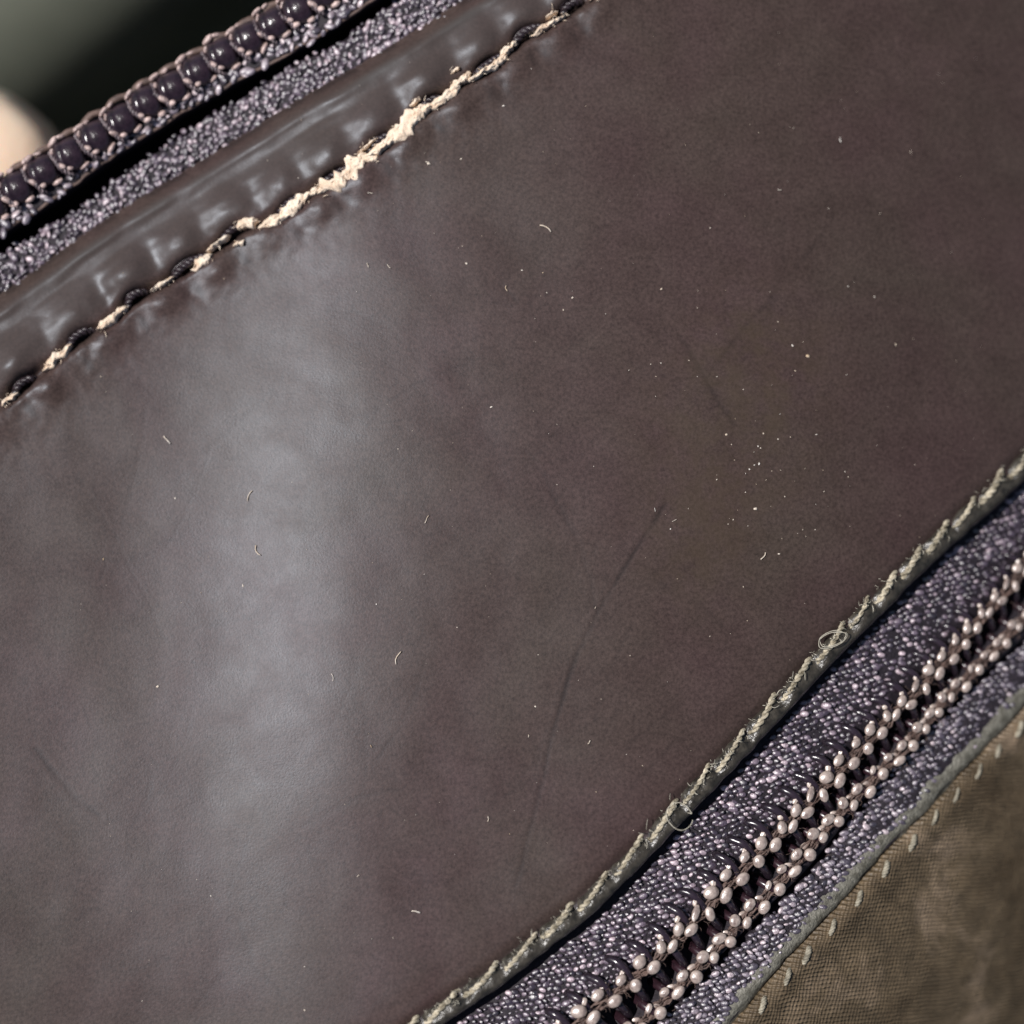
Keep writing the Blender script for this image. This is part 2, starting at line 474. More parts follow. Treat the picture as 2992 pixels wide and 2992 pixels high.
# ---- leather panel
HOLES = [(70,1131),(233,991),(396,872),(550,782),(685,682),(838,590),(965,505),(1110,420),(1255,300),(1430,195),(1543,98),(1668,22)]
hq = QP(HOLES)[:, 0].tolist()
while hq[0] > -3300: hq.insert(0, hq[0] - 205)
while hq[-1] < 3800: hq.append(hq[-1] + 205)
hq = np.array(hq)
HAMP = 1 + 0.55 * n1(np.arange(len(hq)) * 1.7, 3)

STP = []            # stitch starts along the lower edge
qq = QP([(1222, 2985)])[0, 0]
while qq > -3200: qq -= 141
while qq < 3700:
    STP.append(qq); qq += 141 * (1 + 0.05 * n1(qq / 90.0, 2)) * (1.0 if qq < 700 else 0.74)
STP = np.array(STP)

def leather_z(q, p):
    dT = p - cT(q); dS = p - cS(q); dC = p - cC(q)
    wob = n1(q / 60.0, 1)
    z = -0.62 * ga(np.minimum(dT, 60) + 6, 34) + (0.07 + 0.03 * wob) * ga(dT - 52 - 6 * wob, 17) - 0.06 * ga(dT - 96, 26)
    z = z + 0.20 * ga(dS + 75, 75) * (dS < 0) + 0.20 * ga(75, 75) * (dS >= 0) * ga(dS, 40)
    z = z + 0.10 * ga(dS - 55, 60)
    hole = np.zeros_like(z); up = np.zeros_like(z); dn = np.zeros_like(z)
    for a, h in zip(HAMP, hq):
        m = np.abs(q - h) < 260
        if not m.any(): continue
        qm = q[m] - h; dm = dS[m]
        up[m] += a * 0.23 * ga(qm - 16 + 0.15 * dm, 58) * ga(dm + 70, 50)
        up[m] -= a * 0.10 * ga(qm + 80 + 0.15 * dm, 34) * ga(dm + 70, 55)
        dn[m] += a * 0.15 * ga(qm - 60, 42) * ga(dm - 52, 34)
        fan = np.sin((qm + 30) / (8.0 + 0.10 * np.maximum(dm, 0)) + a * 9)
        dn[m] += -a * 0.05 * ga(qm + 22, 36) * ga(dm - 62, 34) + a * 0.022 * fan * ga(qm + 22, 40) * ga(dm - 66, 30)
        hole[m] += a * 0.55 * ga(qm, 42) * ga(dm + 10, 17)
    crack = 0.40 * ga(dS + 3 * n1(q / 14.0, 4), 15 + 4 * n1(q / 40.0, 5))
    z = z + up + dn - hole - crack
    # crumpled texture close to the seam
    z = z + 0.022 * n2(q / 24.0, p / 20.0, 2) * ga(dS, 130) + 0.010 * n2(q / 9.0, p / 9.0, 3) * ga(dS, 70)
    z = z + (0.022 * n2(q / 90.0, dT / 18.0, 5) + 0.005 * n2(q / 33.0, p / 30.0, 1)) * ga(dT - 110, 120)
    z = z - 0.20 * ga(np.maximum(dC, -200) + 0, 22) - 0.05 * ga(dC + 40, 40)
    z = z + 0.10 * n2(q / 520.0, p / 480.0, 6) + 0.02 * n2(q / 150.0, p / 170.0, 1)
    for pts, w, a in SCR:
        d = scratch_d(pts, q, p)
        z = z - a * 0.008 * ga(d, w) + a * 0.003 * ga(d - 2.2 * w, w)
    return z

SCRN = [([(1945,1470),(1860,1600),(1760,1760),(1690,1900),(1630,2080),(1590,2250),(1550,2420),(1505,2590)], 7.5, 0.85),
        ([(1640,1480),(1690,1590),(1722,1700),(1735,1790)], 9, 0.45), ([(1985,985),(2030,1060),(2090,1150),(2140,1240)], 11, 0.62),
        ([(2400,690),(2270,850),(2140,1000),(2060,1110)], 9, 0.38), ([(1930,1710),(2020,1740),(2110,1830)], 12, 0.35),
        ([(1470,830),(1500,880)], 9, 0.6), ([(100,2190),(180,2290),(290,2390)], 12, 0.5), ([(700,2690),(740,2820),(830,2920)], 10, 0.4),
        ([(2280,640),(2290,760),(2250,900)], 16, 0.35), ([(1060,1220),(1220,1120),(1390,1050)], 9, 0.25), ([(560,1840),(800,1790),(1000,1690)], 8, 0.2),
        ([(1700,2300),(1900,2120),(2050,2010)], 9, 0.25), ([(1540,1320),(1600,1420),(1640,1500)], 9, 0.3), ([(880,2420),(1040,2330),(1180,2300)], 10, 0.22)]
_g = np.random.default_rng(31)
for k in range(60):
    x0_, y0_ = _g.uniform(150, 2800), _g.uniform(900, 2900)
    an = _g.choice([-0.55, -0.6, 1.9, 2.0, 0.9]) + _g.normal(0, .35); L_ = _g.uniform(120, 620); cv = _g.normal(0, .25)
    pts_ = [(x0_ + L_ * t * math.cos(an + cv * t), y0_ + L_ * t * math.sin(an + cv * t)) for t in np.linspace(0, 1, 6)]
    SCRN.append((pts_, _g.uniform(4.0, 6.5), 0.08 + 0.24 * _g.random() ** 2))
SCRN = [(pts_, max(5.0, w_ * 0.72), a_) for pts_, w_, a_ in SCRN]
SCR = [(QP(pts), w, a) for pts, w, a in SCRN]
def scratch_d(a, q, p):
    d = np.full(q.shape, 1e6)
    lo = a.min(0) - 60; hi = a.max(0) + 60
    m = (q > lo[0]) & (q < hi[0]) & (p > lo[1]) & (p < hi[1])
    if not m.any(): return d
    Q, P_ = q[m] + 5 * n1(p[m] / 60.0, 2), p[m]
    dd = np.full(Q.shape, 1e6)
    for i in range(len(a) - 1):
        v = a[i + 1] - a[i]; L = v @ v
        t = np.clip(((Q - a[i, 0]) * v[0] + (P_ - a[i, 1]) * v[1]) / L, 0, 1)
        dd = np.minimum(dd, np.hypot(Q - a[i, 0] - t * v[0], P_ - a[i, 1] - t * v[1]))
    d[m] = dd
    return d

T_, S_, C_ = cT(QV), cS(QV), cC(QV)
rows = [T_ - 12, T_ - 10, T_ - 7, T_ - 3]
rows += [T_ + (S_ - 150 - T_) * f for f in np.linspace(0, 1, 32)[:-1]]
rows += [S_ + d for d in np.concatenate([np.arange(-150, -40, 7), np.arange(-40, 40, 3.5), np.arange(40, 150, 7)])]
rows += [S_ + 150 + (C_ - 90 - S_ - 150) * f for f in np.linspace(0, 1, 280)[1:]]
rows += [C_ + d for d in np.arange(-80, 13, 6)]
PR = np.array(rows); QR = np.broadcast_to(QV, PR.shape)
ZR = leather_z(QR, PR)
ZR[0] = ZR[4] - 1.3; ZR[1] = ZR[4] - 0.5; ZR[2] = ZR[4] - 0.18; ZR[3] = ZR[4] - 0.05
V = W(QR.ravel(), PR.ravel(), ZR.ravel())
me = mesh_data('leather_panel', V, grid_faces(*PR.shape), m_leather)
dark = np.zeros(PR.shape)
for pts, w, a in SCR:
    dd = scratch_d(pts, QR, PR)
    dark = np.maximum(dark, a * ga(dd, w * 1.1) * (0.65 + 0.35 * n1(QR / 35.0 + PR / 50.0, 4)))
dS = PR - cS(QR); dT = PR - cT(QR); dC = PR - cC(QR)
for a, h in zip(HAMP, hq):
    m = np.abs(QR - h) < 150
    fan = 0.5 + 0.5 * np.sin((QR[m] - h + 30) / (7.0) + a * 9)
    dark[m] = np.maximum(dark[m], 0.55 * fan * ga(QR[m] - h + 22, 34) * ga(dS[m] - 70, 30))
    dark[m] = np.maximum(dark[m], 0.8 * ga(QR[m] - h, 40) * ga(dS[m] + 10, 18))  # painted shade inside the stitch holes
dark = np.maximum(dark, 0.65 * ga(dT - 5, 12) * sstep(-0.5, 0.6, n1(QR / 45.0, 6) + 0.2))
dark = np.maximum(dark, 0.5 * ga(dC + 3, 16))  # painted shade in the groove beside the rolled edge
pale = 0.75 * ga(dT - 52, 14) * (0.6 + 0.4 * n1(QR / 70.0, 1)) + 0.55 * ga(np.minimum(dS + 150, 0), 60) * sstep(20, 60, dT) * (dS < -100)  # first term paints the highlight along the ridge
pale = np.maximum(pale, 0.55 * (1 - sstep(-60, -10, dS)) * sstep(15, 60, dT))
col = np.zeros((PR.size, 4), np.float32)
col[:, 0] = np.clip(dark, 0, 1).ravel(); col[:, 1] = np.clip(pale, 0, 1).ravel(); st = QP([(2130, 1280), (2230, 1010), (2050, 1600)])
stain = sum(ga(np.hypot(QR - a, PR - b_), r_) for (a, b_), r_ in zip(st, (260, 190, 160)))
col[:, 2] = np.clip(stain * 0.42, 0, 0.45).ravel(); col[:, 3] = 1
ca = me.color_attributes.new('wear_shading', 'FLOAT_COLOR', 'POINT')
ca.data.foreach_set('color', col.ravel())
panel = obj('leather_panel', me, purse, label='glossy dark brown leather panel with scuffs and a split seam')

# ---- lower rolled edge of the leather
def stitch_pucker(q):
    d = np.min(np.abs(q[:, None] - STP[None, :]), axis=1)
    return ga(d, 22)
pk = stitch_pucker(QV)
C_ = cC(QV)
bprof = [(-8, -0.42), (-3, -0.12), (4, 0.02), (12, 0.09), (24, 0.14), (34, 0.14), (42, 0.10), (48, 0.02), (53, -0.12), (57, -0.34), (60, -0.64), (62, -0.95), (63, -1.25), (63, -1.7)]
rows = []
for d, z in bprof:
    damp = ga(d - 12, 26)
    rows.append((C_ + d + 4.5 * n1(QV / 38.0, 2) * (1 if d < 40 else 0.5), z - 0.30 * pk * damp + 0.05 * n2(QV / 34.0, np.full_like(QV, d / 22.0), 3) + 0.022 * n2(QV / 11.0, np.full_like(QV, d / 9.0), 4)))
binding = obj('rolled_edge', sheet(QV, rows, m_edge, 'rolled_edge'), panel, label='olive-black rolled leather edge above the open zipper')

# ---- stitches on the lower edge, each a slanted plied thread
for i in range(len(STP) - 1):
    a, bq = STP[i], STP[i + 1]
    if bq < -2100 or a > 2500: continue
    L = bq - a
    j = rng.normal(0, 1, 6)
    ks = np.array([0.02, 0.10, 0.28, 0.52, 0.78, 0.96, 1.02])
    dp = np.array([23, 20, 16, 10, 2, -4, -4]) + j[0] * 2 + np.array([0, 1, 0, -1, 0, 1, 0]) * j[4] * 1.5
    zz = np.array([-0.40, -0.06, 0.12, 0.14, 0.06, -0.18, -0.55]) + j[1] * 0.03
    qs = a + ks * L
    P = W(qs, cC(qs) + dp, zz)
    mb = twisted(P, 0.140 * (1 + 0.12 * j[2]), 0.78 + .08 * j[3], 2, 0.05, 7, i)
    obj('stitch', mb.data('stitch', m_othread), panel)
# notch shadows come from holes; fuzz standing off the thread
mb = MB()
for k in range(520):
    q0 = rng.uniform(-1950, 2400)
    c0 = cC(q0) + rng.normal(0, 9)
    z0 = 0.20 + rng.normal(0, 0.07)
    L = abs(rng.normal(0, 9)) + 5; ang = rng.uniform(0, 6.28)
    P = W(np.array([q0, q0 + 0.5 * L * math.cos(ang), q0 + L * math.cos(ang + rng.normal(0, .6))]),
          np.array([c0, c0 + 0.5 * L * math.sin(ang), c0 + L * math.sin(ang + rng.normal(0, .6))]), np.array([z0, z0 + 0.12, z0 + 0.1 * rng.random()]))
    hair(mb, P, 0.010 + 0.010 * rng.random())
obj('thread_fuzz', mb.data('thread_fuzz', m_fuzz), panel, kind='stuff')

# ---- torn raw leather along the split seam (one piece each)
PIECES = [((168,1047),115,30,.55),((330,932),105,36,.8),((475,832),78,22,.9),((592,768),74,32,1),((640,712),80,20,.95),((722,655),66,36,1),((700,712),36,22,.9),
          ((806,643),110,30,1),((858,604),90,48,1),((915,562),70,22,1),((975,536),112,50,1),((1042,482),122,56,1),((1110,432),110,26,1),((1075,425),70,14,.9),
          ((1172,378),132,56,1),((1232,328),72,34,1),((1212,300),40,16,.9),((1300,284),104,40,1),((1345,236),70,28,1),((1330,208),34,14,.9),((1412,212),100,22,1),((1452,186),76,30,1),
          ((1486,145),62,20,.95),((1596,80),104,28,1),((1612,44),40,14,.95),((1640,52),40,16,.9),((30,1165),60,22,.5),((-110,1235),110,30,.8),((1770,-30),110,30,.9),((1900,-120),120,34,.9),((-300,1365),120,30,.9)]
rngp = np.random.default_rng(5)
for i, (ctr, Ln, Wd, br) in enumerate(PIECES):
    q0, p0 = QP([ctr])[0]
    L = Ln / 2.0 * 1.05; w = Wd / 2.0 * (1.85 if Wd >= 40 else 1.45) * rngp.uniform(0.72, 1.25)
    nu, nv = 42, 13
    u = np.linspace(-1, 1, nu); v = np.linspace(-1, 1, nv)
    env = np.maximum(1 - np.abs(u) ** 2.4, 0.0) ** 0.6
    r1 = 0.64 + 0.34 * n1(u * 2.6 + i * 7.3, 1) + 0.16 * n1(u * 5 + i * 3.1, 2) + 0.07 * n1(u * 15 + i, 4)
    r2 = 0.64 + 0.34 * n1(u * 2.6 + i * 5.9, 3) + 0.16 * n1(u * 5 + i * 1.7, 5) + 0.07 * n1(u * 15 + i, 6)
    cen = 0.22 * n1(u * 2.3 + i * 2.2, 7)
    U = np.broadcast_to(u[:, None], (nu, nv)); Vv = np.broadcast_to(v[None, :], (nu, nv))
    side = np.where(Vv < 0, r1[:, None], r2[:, None]).clip(0.12, 1.4)
    Pp = p0 + w * (cen[:, None] + Vv * side * env[:, None])
    slope = (cS(q0 + 60) - cS(q0 - 60)) / 120
    Q = q0 + U * L + 3 * n1(Vv * 3 + i, 2)
    Pp = Pp + slope * U * L * 0.8
    dome = (1 - np.abs(Vv) ** 3.0)
    zc = 0.20 + 0.16 * dome * env[:, None] + 0.10 * n2(U * L / 12.0 + i * 9, Vv * w / 8.0, 1) * dome + 0.06 * n2(U * L / 5.0 + i * 9, Vv * w / 4.0, 6) * dome
    zc = zc - 0.40 * (np.abs(Vv) ** 6) + 0.05 * rngp.normal() - 0.12 * (1 - env[:, None]) 
    V = W(Q.ravel(), Pp.ravel(), zc.ravel())
    obj('torn_leather', mesh_data('torn_leather', V, grid_faces(nu, nv, True), m_cream), panel)
mb = MB()
for k in range(150):
    ctr, Ln, Wd, br = PIECES[rng.integers(len(PIECES))]
    q0, p0 = QP([ctr])[0]
    q0 += rng.uniform(-.5, .5) * Ln; p0 += rng.choice([-1, 1]) * Wd * rng.uniform(0.2, 0.55) + (cS(q0) - cS(QP([ctr])[0, 0])) * .8
    L = abs(rng.normal(0, 6)) + 4; ang = rng.uniform(0, 6.28)
    P = W(np.array([q0, q0 + .5 * L * math.cos(ang), q0 + L * math.cos(ang + rng.normal(0, .7))]),
          np.array([p0, p0 + .5 * L * math.sin(ang), p0 + L * math.sin(ang + rng.normal(0, .7))]), np.array([.20, .34, .30]) + rng.normal(0, .04))
    hair(mb, P, 0.012 + 0.010 * rng.random())
obj('leather_fibres', mb.data('leather_fibres', m_cream), panel, kind='stuff')

# ---- dark stitches sunk in the holes of the split seam
for i, h in enumerate(hq):
    if h < -2100 or h > 2400: continue
    j = rng.normal(0, 1, 5)
    L = 52 + 8 * j[0]
    qs = np.array([h - L, h - L * .6, h - 5, h + L * .5, h + L])
    dp = np.array([4, -6, -12, -9, 2]) + 2 * j[1]
    P = W(qs, cS(qs) + dp, np.array([-.55, -.12, 0.02, -.08, -.5]))
    mb = twisted(P, 0.19, 0.55, 2, 0.05, 7, i + 40)
    mb.add(*tube(resample(W(qs, cS(qs) + dp - 12 + 3 * j[2], np.array([-.6, -.16, -.02, -.14, -.6])), .06), 0.07, 6))
    obj('seam_stitch', mb.data('seam_stitch', m_dthread), panel)

# ---- body of the purse below the panels
A_ = cA(QM); B_ = cB(QM)
rows = [(cRim(QM) + 20, -0.9), (A_ - 8, -1.2), (A_ - 4, -3.0), (B_ + 2, -3.2), (B_ + 8, -1.6), (cT(QM) + 30, -1.25)]
rows += [(cT(QM) + 30 + (cC(QM) - cT(QM) - 30) * f, -1.6) for f in (0.1, 0.3, 0.5, 0.7, 0.9)]
rows += [(cC(QM) + 30, -1.8), (cR1(QM) - 20, -2.0), (cR2(QM) + 10, -2.3), (cK(QM) + 20, -2.4), (cG(QM) + 60, -2.6), (cG(QM) + 500, -6.5), (cG(QM) + 1500, -23.0)]
rows += [(cG(QM) + 1500, -26.0), (cC(QM), -8.5), (cT(QM) + 300, -7.0), (cRim(QM) + 60, -5.5), (cRim(QM) + 20, -4.0), (cRim(QM) + 20, -0.9)]
obj('lining', sheet(QM, rows, m_black, 'lining'), purse, label='black lining and body of the purse under the panels')

# ---- woven knots of zipper tape, joined: too many and too small to pick apart
def knots(bounds, zf, pq, pp, rad, jit, seed, q0=-2050, q1=2550, keep=1.0, elong=1.5, rotsd=0.5, rot0=0.5, flat=0.62, bias=0.0, mat=None, vee=1.1):
    g = np.random.default_rng(seed)
    mb_V = []; cnt = 0
    F0 = np.array(ICO1F)
    qsr = np.arange(q0, q1, pq)
    out_F = []; tint = []
    for iq, q in enumerate(qsr):
        lo, hi = bounds(q)
        ps = np.arange(lo, hi, pp) + (pp / 2 if iq % 2 else 0)
        for p in ps:
            if g.random() > keep: continue
            qq_ = q + g.normal(0, jit * pq); p_ = p + g.normal(0, jit * pp)
            nx = qq_ * CT + p_ * ST; ny = -qq_ * ST + p_ * CT
            if not (-250 < nx < 3250 and -250 < ny < 3250): continue
            o, X, Y, N = frame_at(qq_, p_, 0)
            s = rad * (1 + 0.22 * g.normal())
            v = ICO1 * np.array((s * elong, s, s * flat))
            ax, ay = g.normal(-0.10, 0.34), g.normal(-0.14, 0.34)
            v = v @ np.array(Matrix.Rotation((rot0 if iq % 2 else rot0 - vee) + g.normal(0, rotsd), 3, 'Z').transposed())
            v = v @ np.array((Matrix.Rotation(ax, 3, 'X') @ Matrix.Rotation(ay, 3, 'Y')).transposed())
            v = v + (0, 0, zf(qq_, p_) + g.normal(0, 0.04))
            tint.append(np.full(len(ICO1), np.clip(g.beta(1.5, 2.0) + bias, 0, 1)))
            mb_V.append(o + v[:, :1] * X + v[:, 1:2] * Y + v[:, 2:3] * N)
            out_F.append(F0 + cnt); cnt += len(ICO1)
    me = mesh_data('woven_yarn', np.concatenate(mb_V), np.concatenate(out_F), mat)
    t = np.concatenate(tint).astype(np.float32)
    ca = me.color_attributes.new('tint', 'FLOAT_COLOR', 'POINT')
    ca.data.foreach_set('color', np.stack([t, t, t, np.ones_like(t)], -1).ravel())
    return me

# ================= lower zipper
tape_z = lambda q, p: -1.06 - 0.0006 * (p - cC(q) - 80)
rows = [(cC(QM) + 55, -1.25), (cC(QM) + 85, -1.18), (cC(QM) + 130, -1.14), (cR1(QM) - 60, -1.16), (cR1(QM) + 8, -1.20), (cR1(QM) + 22, -1.5), (cR1(QM) + 26, -1.9),
        (cR2(QM) - 26, -1.95), (cR2(QM) - 18, -1.5), (cR2(QM) + 28, -1.3), (cK(QM) - 6, -1.4), (cK(QM) - 4, -2.2), (cK(QM) + 8, -2.3), (cK(QM) + 12, -1.75), (cK(QM) + 30, -1.45), (cG(QM) - 40, -1.4), (cG(QM) - 10, -1.5)]
tape = obj('zipper_tape', sheet(QM, rows, m_tape, 'zipper_tape'), purse, label='purple-black woven tape of the zipper below the rolled edge')
obj('woven_yarn', knots(lambda q: (cC(q) + 88 + 3 * n1(q / 30.0, 2), cR1(q) - 22), tape_z, 17.0, 17.0, 0.120, 0.10, 11, elong=1.55, rotsd=.22, vee=0.0, rot0=-0.55, bias=0.08, mat=m_yarn), tape, kind='stuff')
obj('woven_yarn', knots(lambda q: (cK(q) + 20, cG(q) - 34 + 8 * n1(q / 40.0, 5)), lambda q, p: -1.38, 17.0, 16.0, 0.120, 0.13, 12, elong=1.6, rotsd=.3, vee=0.0, rot0=-0.5, bias=0.06, mat=m_yarn2), tape, kind='stuff')

def tooth_row1(seed):
    g = np.random.default_rng(seed); mb = MB()
    j = lambda s=0.03: g.normal(0, s)
    P = [(-.34 + j(), 1.50, -.55), (-.28 + j(), 1.34, -.12), (-.12 + j(), 1.12, .14 + j()), (.06, .84, .22), (.18, .5, .20), (.22, .1, .14), (.30, -.35, .02), (.40, -.85, -.18), (.46, -1.25, -.42), (.46, -1.5, -.75)]
    mb.add(*tube(resample(P, 0.07), np.interp(np.linspace(0, 1, len(resample(P, 0.07))), [0, .12, .3, .5, 1], [.15, .20, .21, .20, .22]), 12))
    return mb.data('tooth', m_coil)
def tooth_row2(seed):
    mb = MB()
    P = [(-.40, .95, -.85), (-.32, .75, -.40), (-.22, .40, -.05), (-.05, .0, .12), (.12, -.32, .0), (.2, -.55, -.4), (.2, -.65, -.8)]
    R = resample(P, 0.07)
    mb.add(*tube(R, 0.23, 12))
    return mb.data('tooth', m_wine)
def thread_pair(seed, row):
    g = np.random.default_rng(seed); mb = MB()
    j = lambda s=0.04: g.normal(0, s)
    base = [(-.20, .19, .40, .29, .215, .40), (.19, -.20, .40, .30, .22, .30), (.06, .44, .22, .20, .11, .5)]
    if row == 2:
        base = [(-.19, .18, .25, .28, .205, .35), (.17, -.19, .26, .29, .21, .25), (.26, .20, .06, .20, .10, -.4)]
    for x, y, z, a, b_, r in base:
        a *= 1 + j(0.12); b_ *= 1 + j(0.12)
        rr_ = r + j(0.25); cx_, cy_, cz_ = x + j(), y + j(), z + j(0.02)
        v, f = ell((cx_, cy_, cz_), (a, b_, b_ * 0.8), rr_, j(0.15), (ICO2, ICO2F))
        lat_ = -(v[:, 0] - cx_) * math.sin(rr_) + (v[:, 1] - cy_) * math.cos(rr_)
        v[:, 2] += 0.011 * np.sin(lat_ * 2 * math.pi / 0.11 + seed) + 0.014 * n2(v[:, 0] * 10 + seed, v[:, 1] * 10, seed % 8)
        mb.add(v, f)
    # little bridging yarns
    for s in range(0):
        a0 = np.array([-.34 + .25 * s + j(.06), .34 + j(.08), .18]); a1 = np.array([.05 + .22 * s + j(.06), -.34 + j(.08), .20])
        mb.add(*tube(resample([a0, (a0 + a1) / 2 + (0, 0, .10), a1], .06), .04, 5))
    return mb.data('zip_stitch', m_pinkthread)
T1 = [tooth_row1(s) for s in range(4)]; T2 = [tooth_row2(s) for s in range(2)]
P1 = [thread_pair(s, 1) for s in range(7)]; P2 = [thread_pair(s + 20, 2) for s in range(7)]
def row_qs(pts):
    q = np.sort(QP(pts)[:, 0])
    k = np.arange(len(q)); fit = np.polyfit(k, q, 3); q = 0.75 * np.polyval(fit, k) + 0.25 * q
    a = q[1] - q[0]; b_ = q[-1] - q[-2]
    lo = [q[0] - a * (i + 1) for i in range(9)][::-1]; hi = [q[-1] + b_ * (i + 1) for i in range(9)]
    return np.concatenate([lo, q, hi])
for i, q in enumerate(row_qs(ROW1)):
    sc = 1.0 if q < 400 else max(0.80, 1.0 - 0.00024 * (q - 400))
    j = rng.normal(0, 1, 6)
    obj('tooth', T1[i % 4], tape, local_matrix(q, cR1(q) + j[0] * 2, -1.05, 0.05 * j[1] - 0.12, (sc, sc, sc)))
    obj('zip_stitch', P1[(i * 3) % 7], tape, local_matrix(q, cR1(q) + j[2] * 2.5, -0.98, 0.12 * j[3], (sc * 1.22, sc * 1.24, sc * 1.05)))
for i, q in enumerate(row_qs(ROW2)):
    sc = 1.0 if q < 400 else max(0.80, 1.0 - 0.00024 * (q - 400))
    j = rng.normal(0, 1, 6)
    obj('tooth', T2[i % 2], tape, local_matrix(q, cR2(q) + j[0] * 2, -1.25, 0.05 * j[1], (sc, sc, sc)))
    obj('zip_stitch', P2[(i * 3) % 7], tape, local_matrix(q, cR2(q) + j[2] * 2.5, -1.12, 0.12 * j[3], (sc * 1.20, sc * 1.20, sc * 1.05)))
for cv, dz, dp in ((cR1, -0.78, 6), (cR2, -1.0, 2)):
    qs = np.arange(-2050, 2500, 10.0)
    mb = MB()
    for s in range(7):
        P = W(qs, cv(qs) + dp + 7 * n1(qs / 17.0 + s * 3.3, s) + (s - 3) * 4.2, dz - 0.05 + 0.08 * n1(qs / 13.0 + s * 5.1, (s + 3) % 8))
        mb.add(*tube(P, 0.055 + 0.015 * n1(qs / 20.0, s), 5))
    for k in range(900):
        q0 = rng.uniform(-2000, 2450); p0 = cv(q0) + dp + rng.normal(0, 14); a = rng.uniform(0, 6.28); L = 10 + 14 * rng.random()
        hair(mb, W(np.array([q0, q0 + L * .5 * math.cos(a), q0 + L * math.cos(a + .5)]), np.array([p0, p0 + L * .5 * math.sin(a), p0 + L * math.sin(a + .5)]), dz + np.array([0, .15, .1])), 0.012)
    obj('cord', mb.data('cord', m_brownthread), tape)

# ================= upper zipper
rows = [(cRim(QM) + 26, -1.6), (cRim(QM) + 12, -0.5), (cRim(QM) + 10, -0.2), (cRim(QM) + 22, -0.05), (cBead(QM), 0.0), (cA(QM) - 40, 0.02), (cA(QM) - 10, 0.0), (cA(QM) - 2, -0.08), (cA(QM), -0.3), (cA(QM) - 8, -1.6)]
tapeA = obj('zipper_tape', sheet(QM, rows, m_tape, 'zipper_tape'), purse, label='purple-black zipper tape with glossy rounded teeth along the split seam')
obj('woven_yarn', knots(lambda q: (cBead(q) + 42, cA(q) - 4), lambda q, p: 0.05, 24.0, 14.0, 0.150, 0.28, 21, bias=0.22, q0=-1500, q1=2300, elong=1.7, rotsd=0.45, rot0=0.25, keep=.9, mat=m_yarn2), tapeA, kind='stuff')
rows = [(cB(QM) + 6, -2.6), (cB(QM) - 4, -1.1), (cB(QM), -0.80), (cB(QM) + 16, -0.74), (cT(QM) - 20, -0.76), (cT(QM) + 14, -0.80), (cT(QM) + 14, -1.0)]
tapeB = obj('zipper_tape', sheet(QM, rows, m_tape, 'zipper_tape'), purse, label='sparkling purple woven tape strip tucked under the leather rim')
obj('woven_yarn', knots(lambda q: (cB(q) - 7, cT(q) - 2), lambda q, p: -0.72 + 0.02 * np.clip((p - cB(q)) / 100.0, 0, 1), 14.0, 13.5, 0.118, 0.30, 22, bias=0.16, q0=-1500, q1=2300, elong=1.5, rotsd=0.9, mat=m_yarn), tapeB, kind='stuff')

def zip_bead(seed):
    nu, nv = 30, 24
    x = -np.cos(np.linspace(0, math.pi, nu))
    a = np.arange(nv) * 2 * math.pi / nv
    r = np.maximum(1 - np.abs(x) ** 3.9, 0) ** (1 / 2.1)
    r = r * (0.94 + 0.05 * (x + 1) / 2) + 0.035 * np.exp(-((x + 0.52) / 0.13) ** 2) - 0.04 * np.exp(-((x + 0.22) / 0.12) ** 2)
    r[0] = r[-1] = 0.001
    V = []
    for xi, ri in zip(x, r):
        bow = -0.02 * xi * xi
        for ai in a:
            V.append((0.84 * xi, 0.86 * ri * math.cos(ai) + 0.05 * xi + 0.08, 0.66 * ri * math.sin(ai) + bow))
    F = [(i * nv + j, i * nv + (j + 1) % nv, (i + 1) * nv + (j + 1) % nv, (i + 1) * nv + j) for i in range(nu - 1) for j in range(nv)]
    F.append(tuple(range(nv - 1, -1, -1))); F.append(tuple((nu - 1) * nv + j for j in range(nv)))
    F = [f[::-1] for f in F]
    return mesh_data('tooth', np.array(V), F, m_mono)
BEAD = zip_bead(0)
def bead_threads(seed):
    g = np.random.default_rng(seed); mb = MB(); j = lambda s=0.07: g.normal(0, s)
    # rim loop coloured pale for its highlight, twist between teeth, lower catch
    for (x, y, z, a, b_, r) in [(-.28, .98, .44, .36, .15, .05), (.24, 1.0, .30, .22, .11, -.1), (-.55, .62, .46, .20, .10, .8), (-.64, -.30, .58, .26, .13, -1.0), (-.46, -.62, .42, .22, .13, -.5), (.25, -.84, .16, .28, .13, .1)]:
        v, f = ell((x + j(), y + j(.03), z + j(.03)), (a * (1 + j(.1)), b_ * (1 + j(.1)), b_), r + j(.15), j(.2), (ICO2, ICO2F))
        v = v + 0.01 * n2(v[:, 0] * 12 + seed, v[:, 1] * 12, seed % 8)[:, None]
        mb.add(v, f)
    return mb.data('zip_stitch', m_rimthread)
BT = [bead_threads(s + 60) for s in range(6)]
def bead_wrap(seed):
    g = np.random.default_rng(seed); j = lambda s=0.05: g.normal(0, s)
    mb = twisted([(-.62 + j(), .95, -.05), (-.70 + j(), .62, .36), (-.74 + j(), .15, .56), (-.72 + j(), -.30, .54), (-.58 + j(), -.72, .30), (-.45, -.95, .0)], 0.125, 0.42, 2, 0.05, 6, seed)
    return mb.data('coil_thread', m_wrap)
m_wrap = simple('mauve_coil_thread', (0.040, 0.026, 0.034), (0.20, 0.145, 0.155), 3.0, 0.42, 1.0, 0.05, 12.0)
BW = [bead_wrap(s + 80) for s in range(5)]
dots = np.sort(QP([(54,558),(132,510),(208,461),(286,411),(360,360),(433,310),(507,263),(581,215),(655,169),(729,123),(801,78),(873,35)])[:, 0])
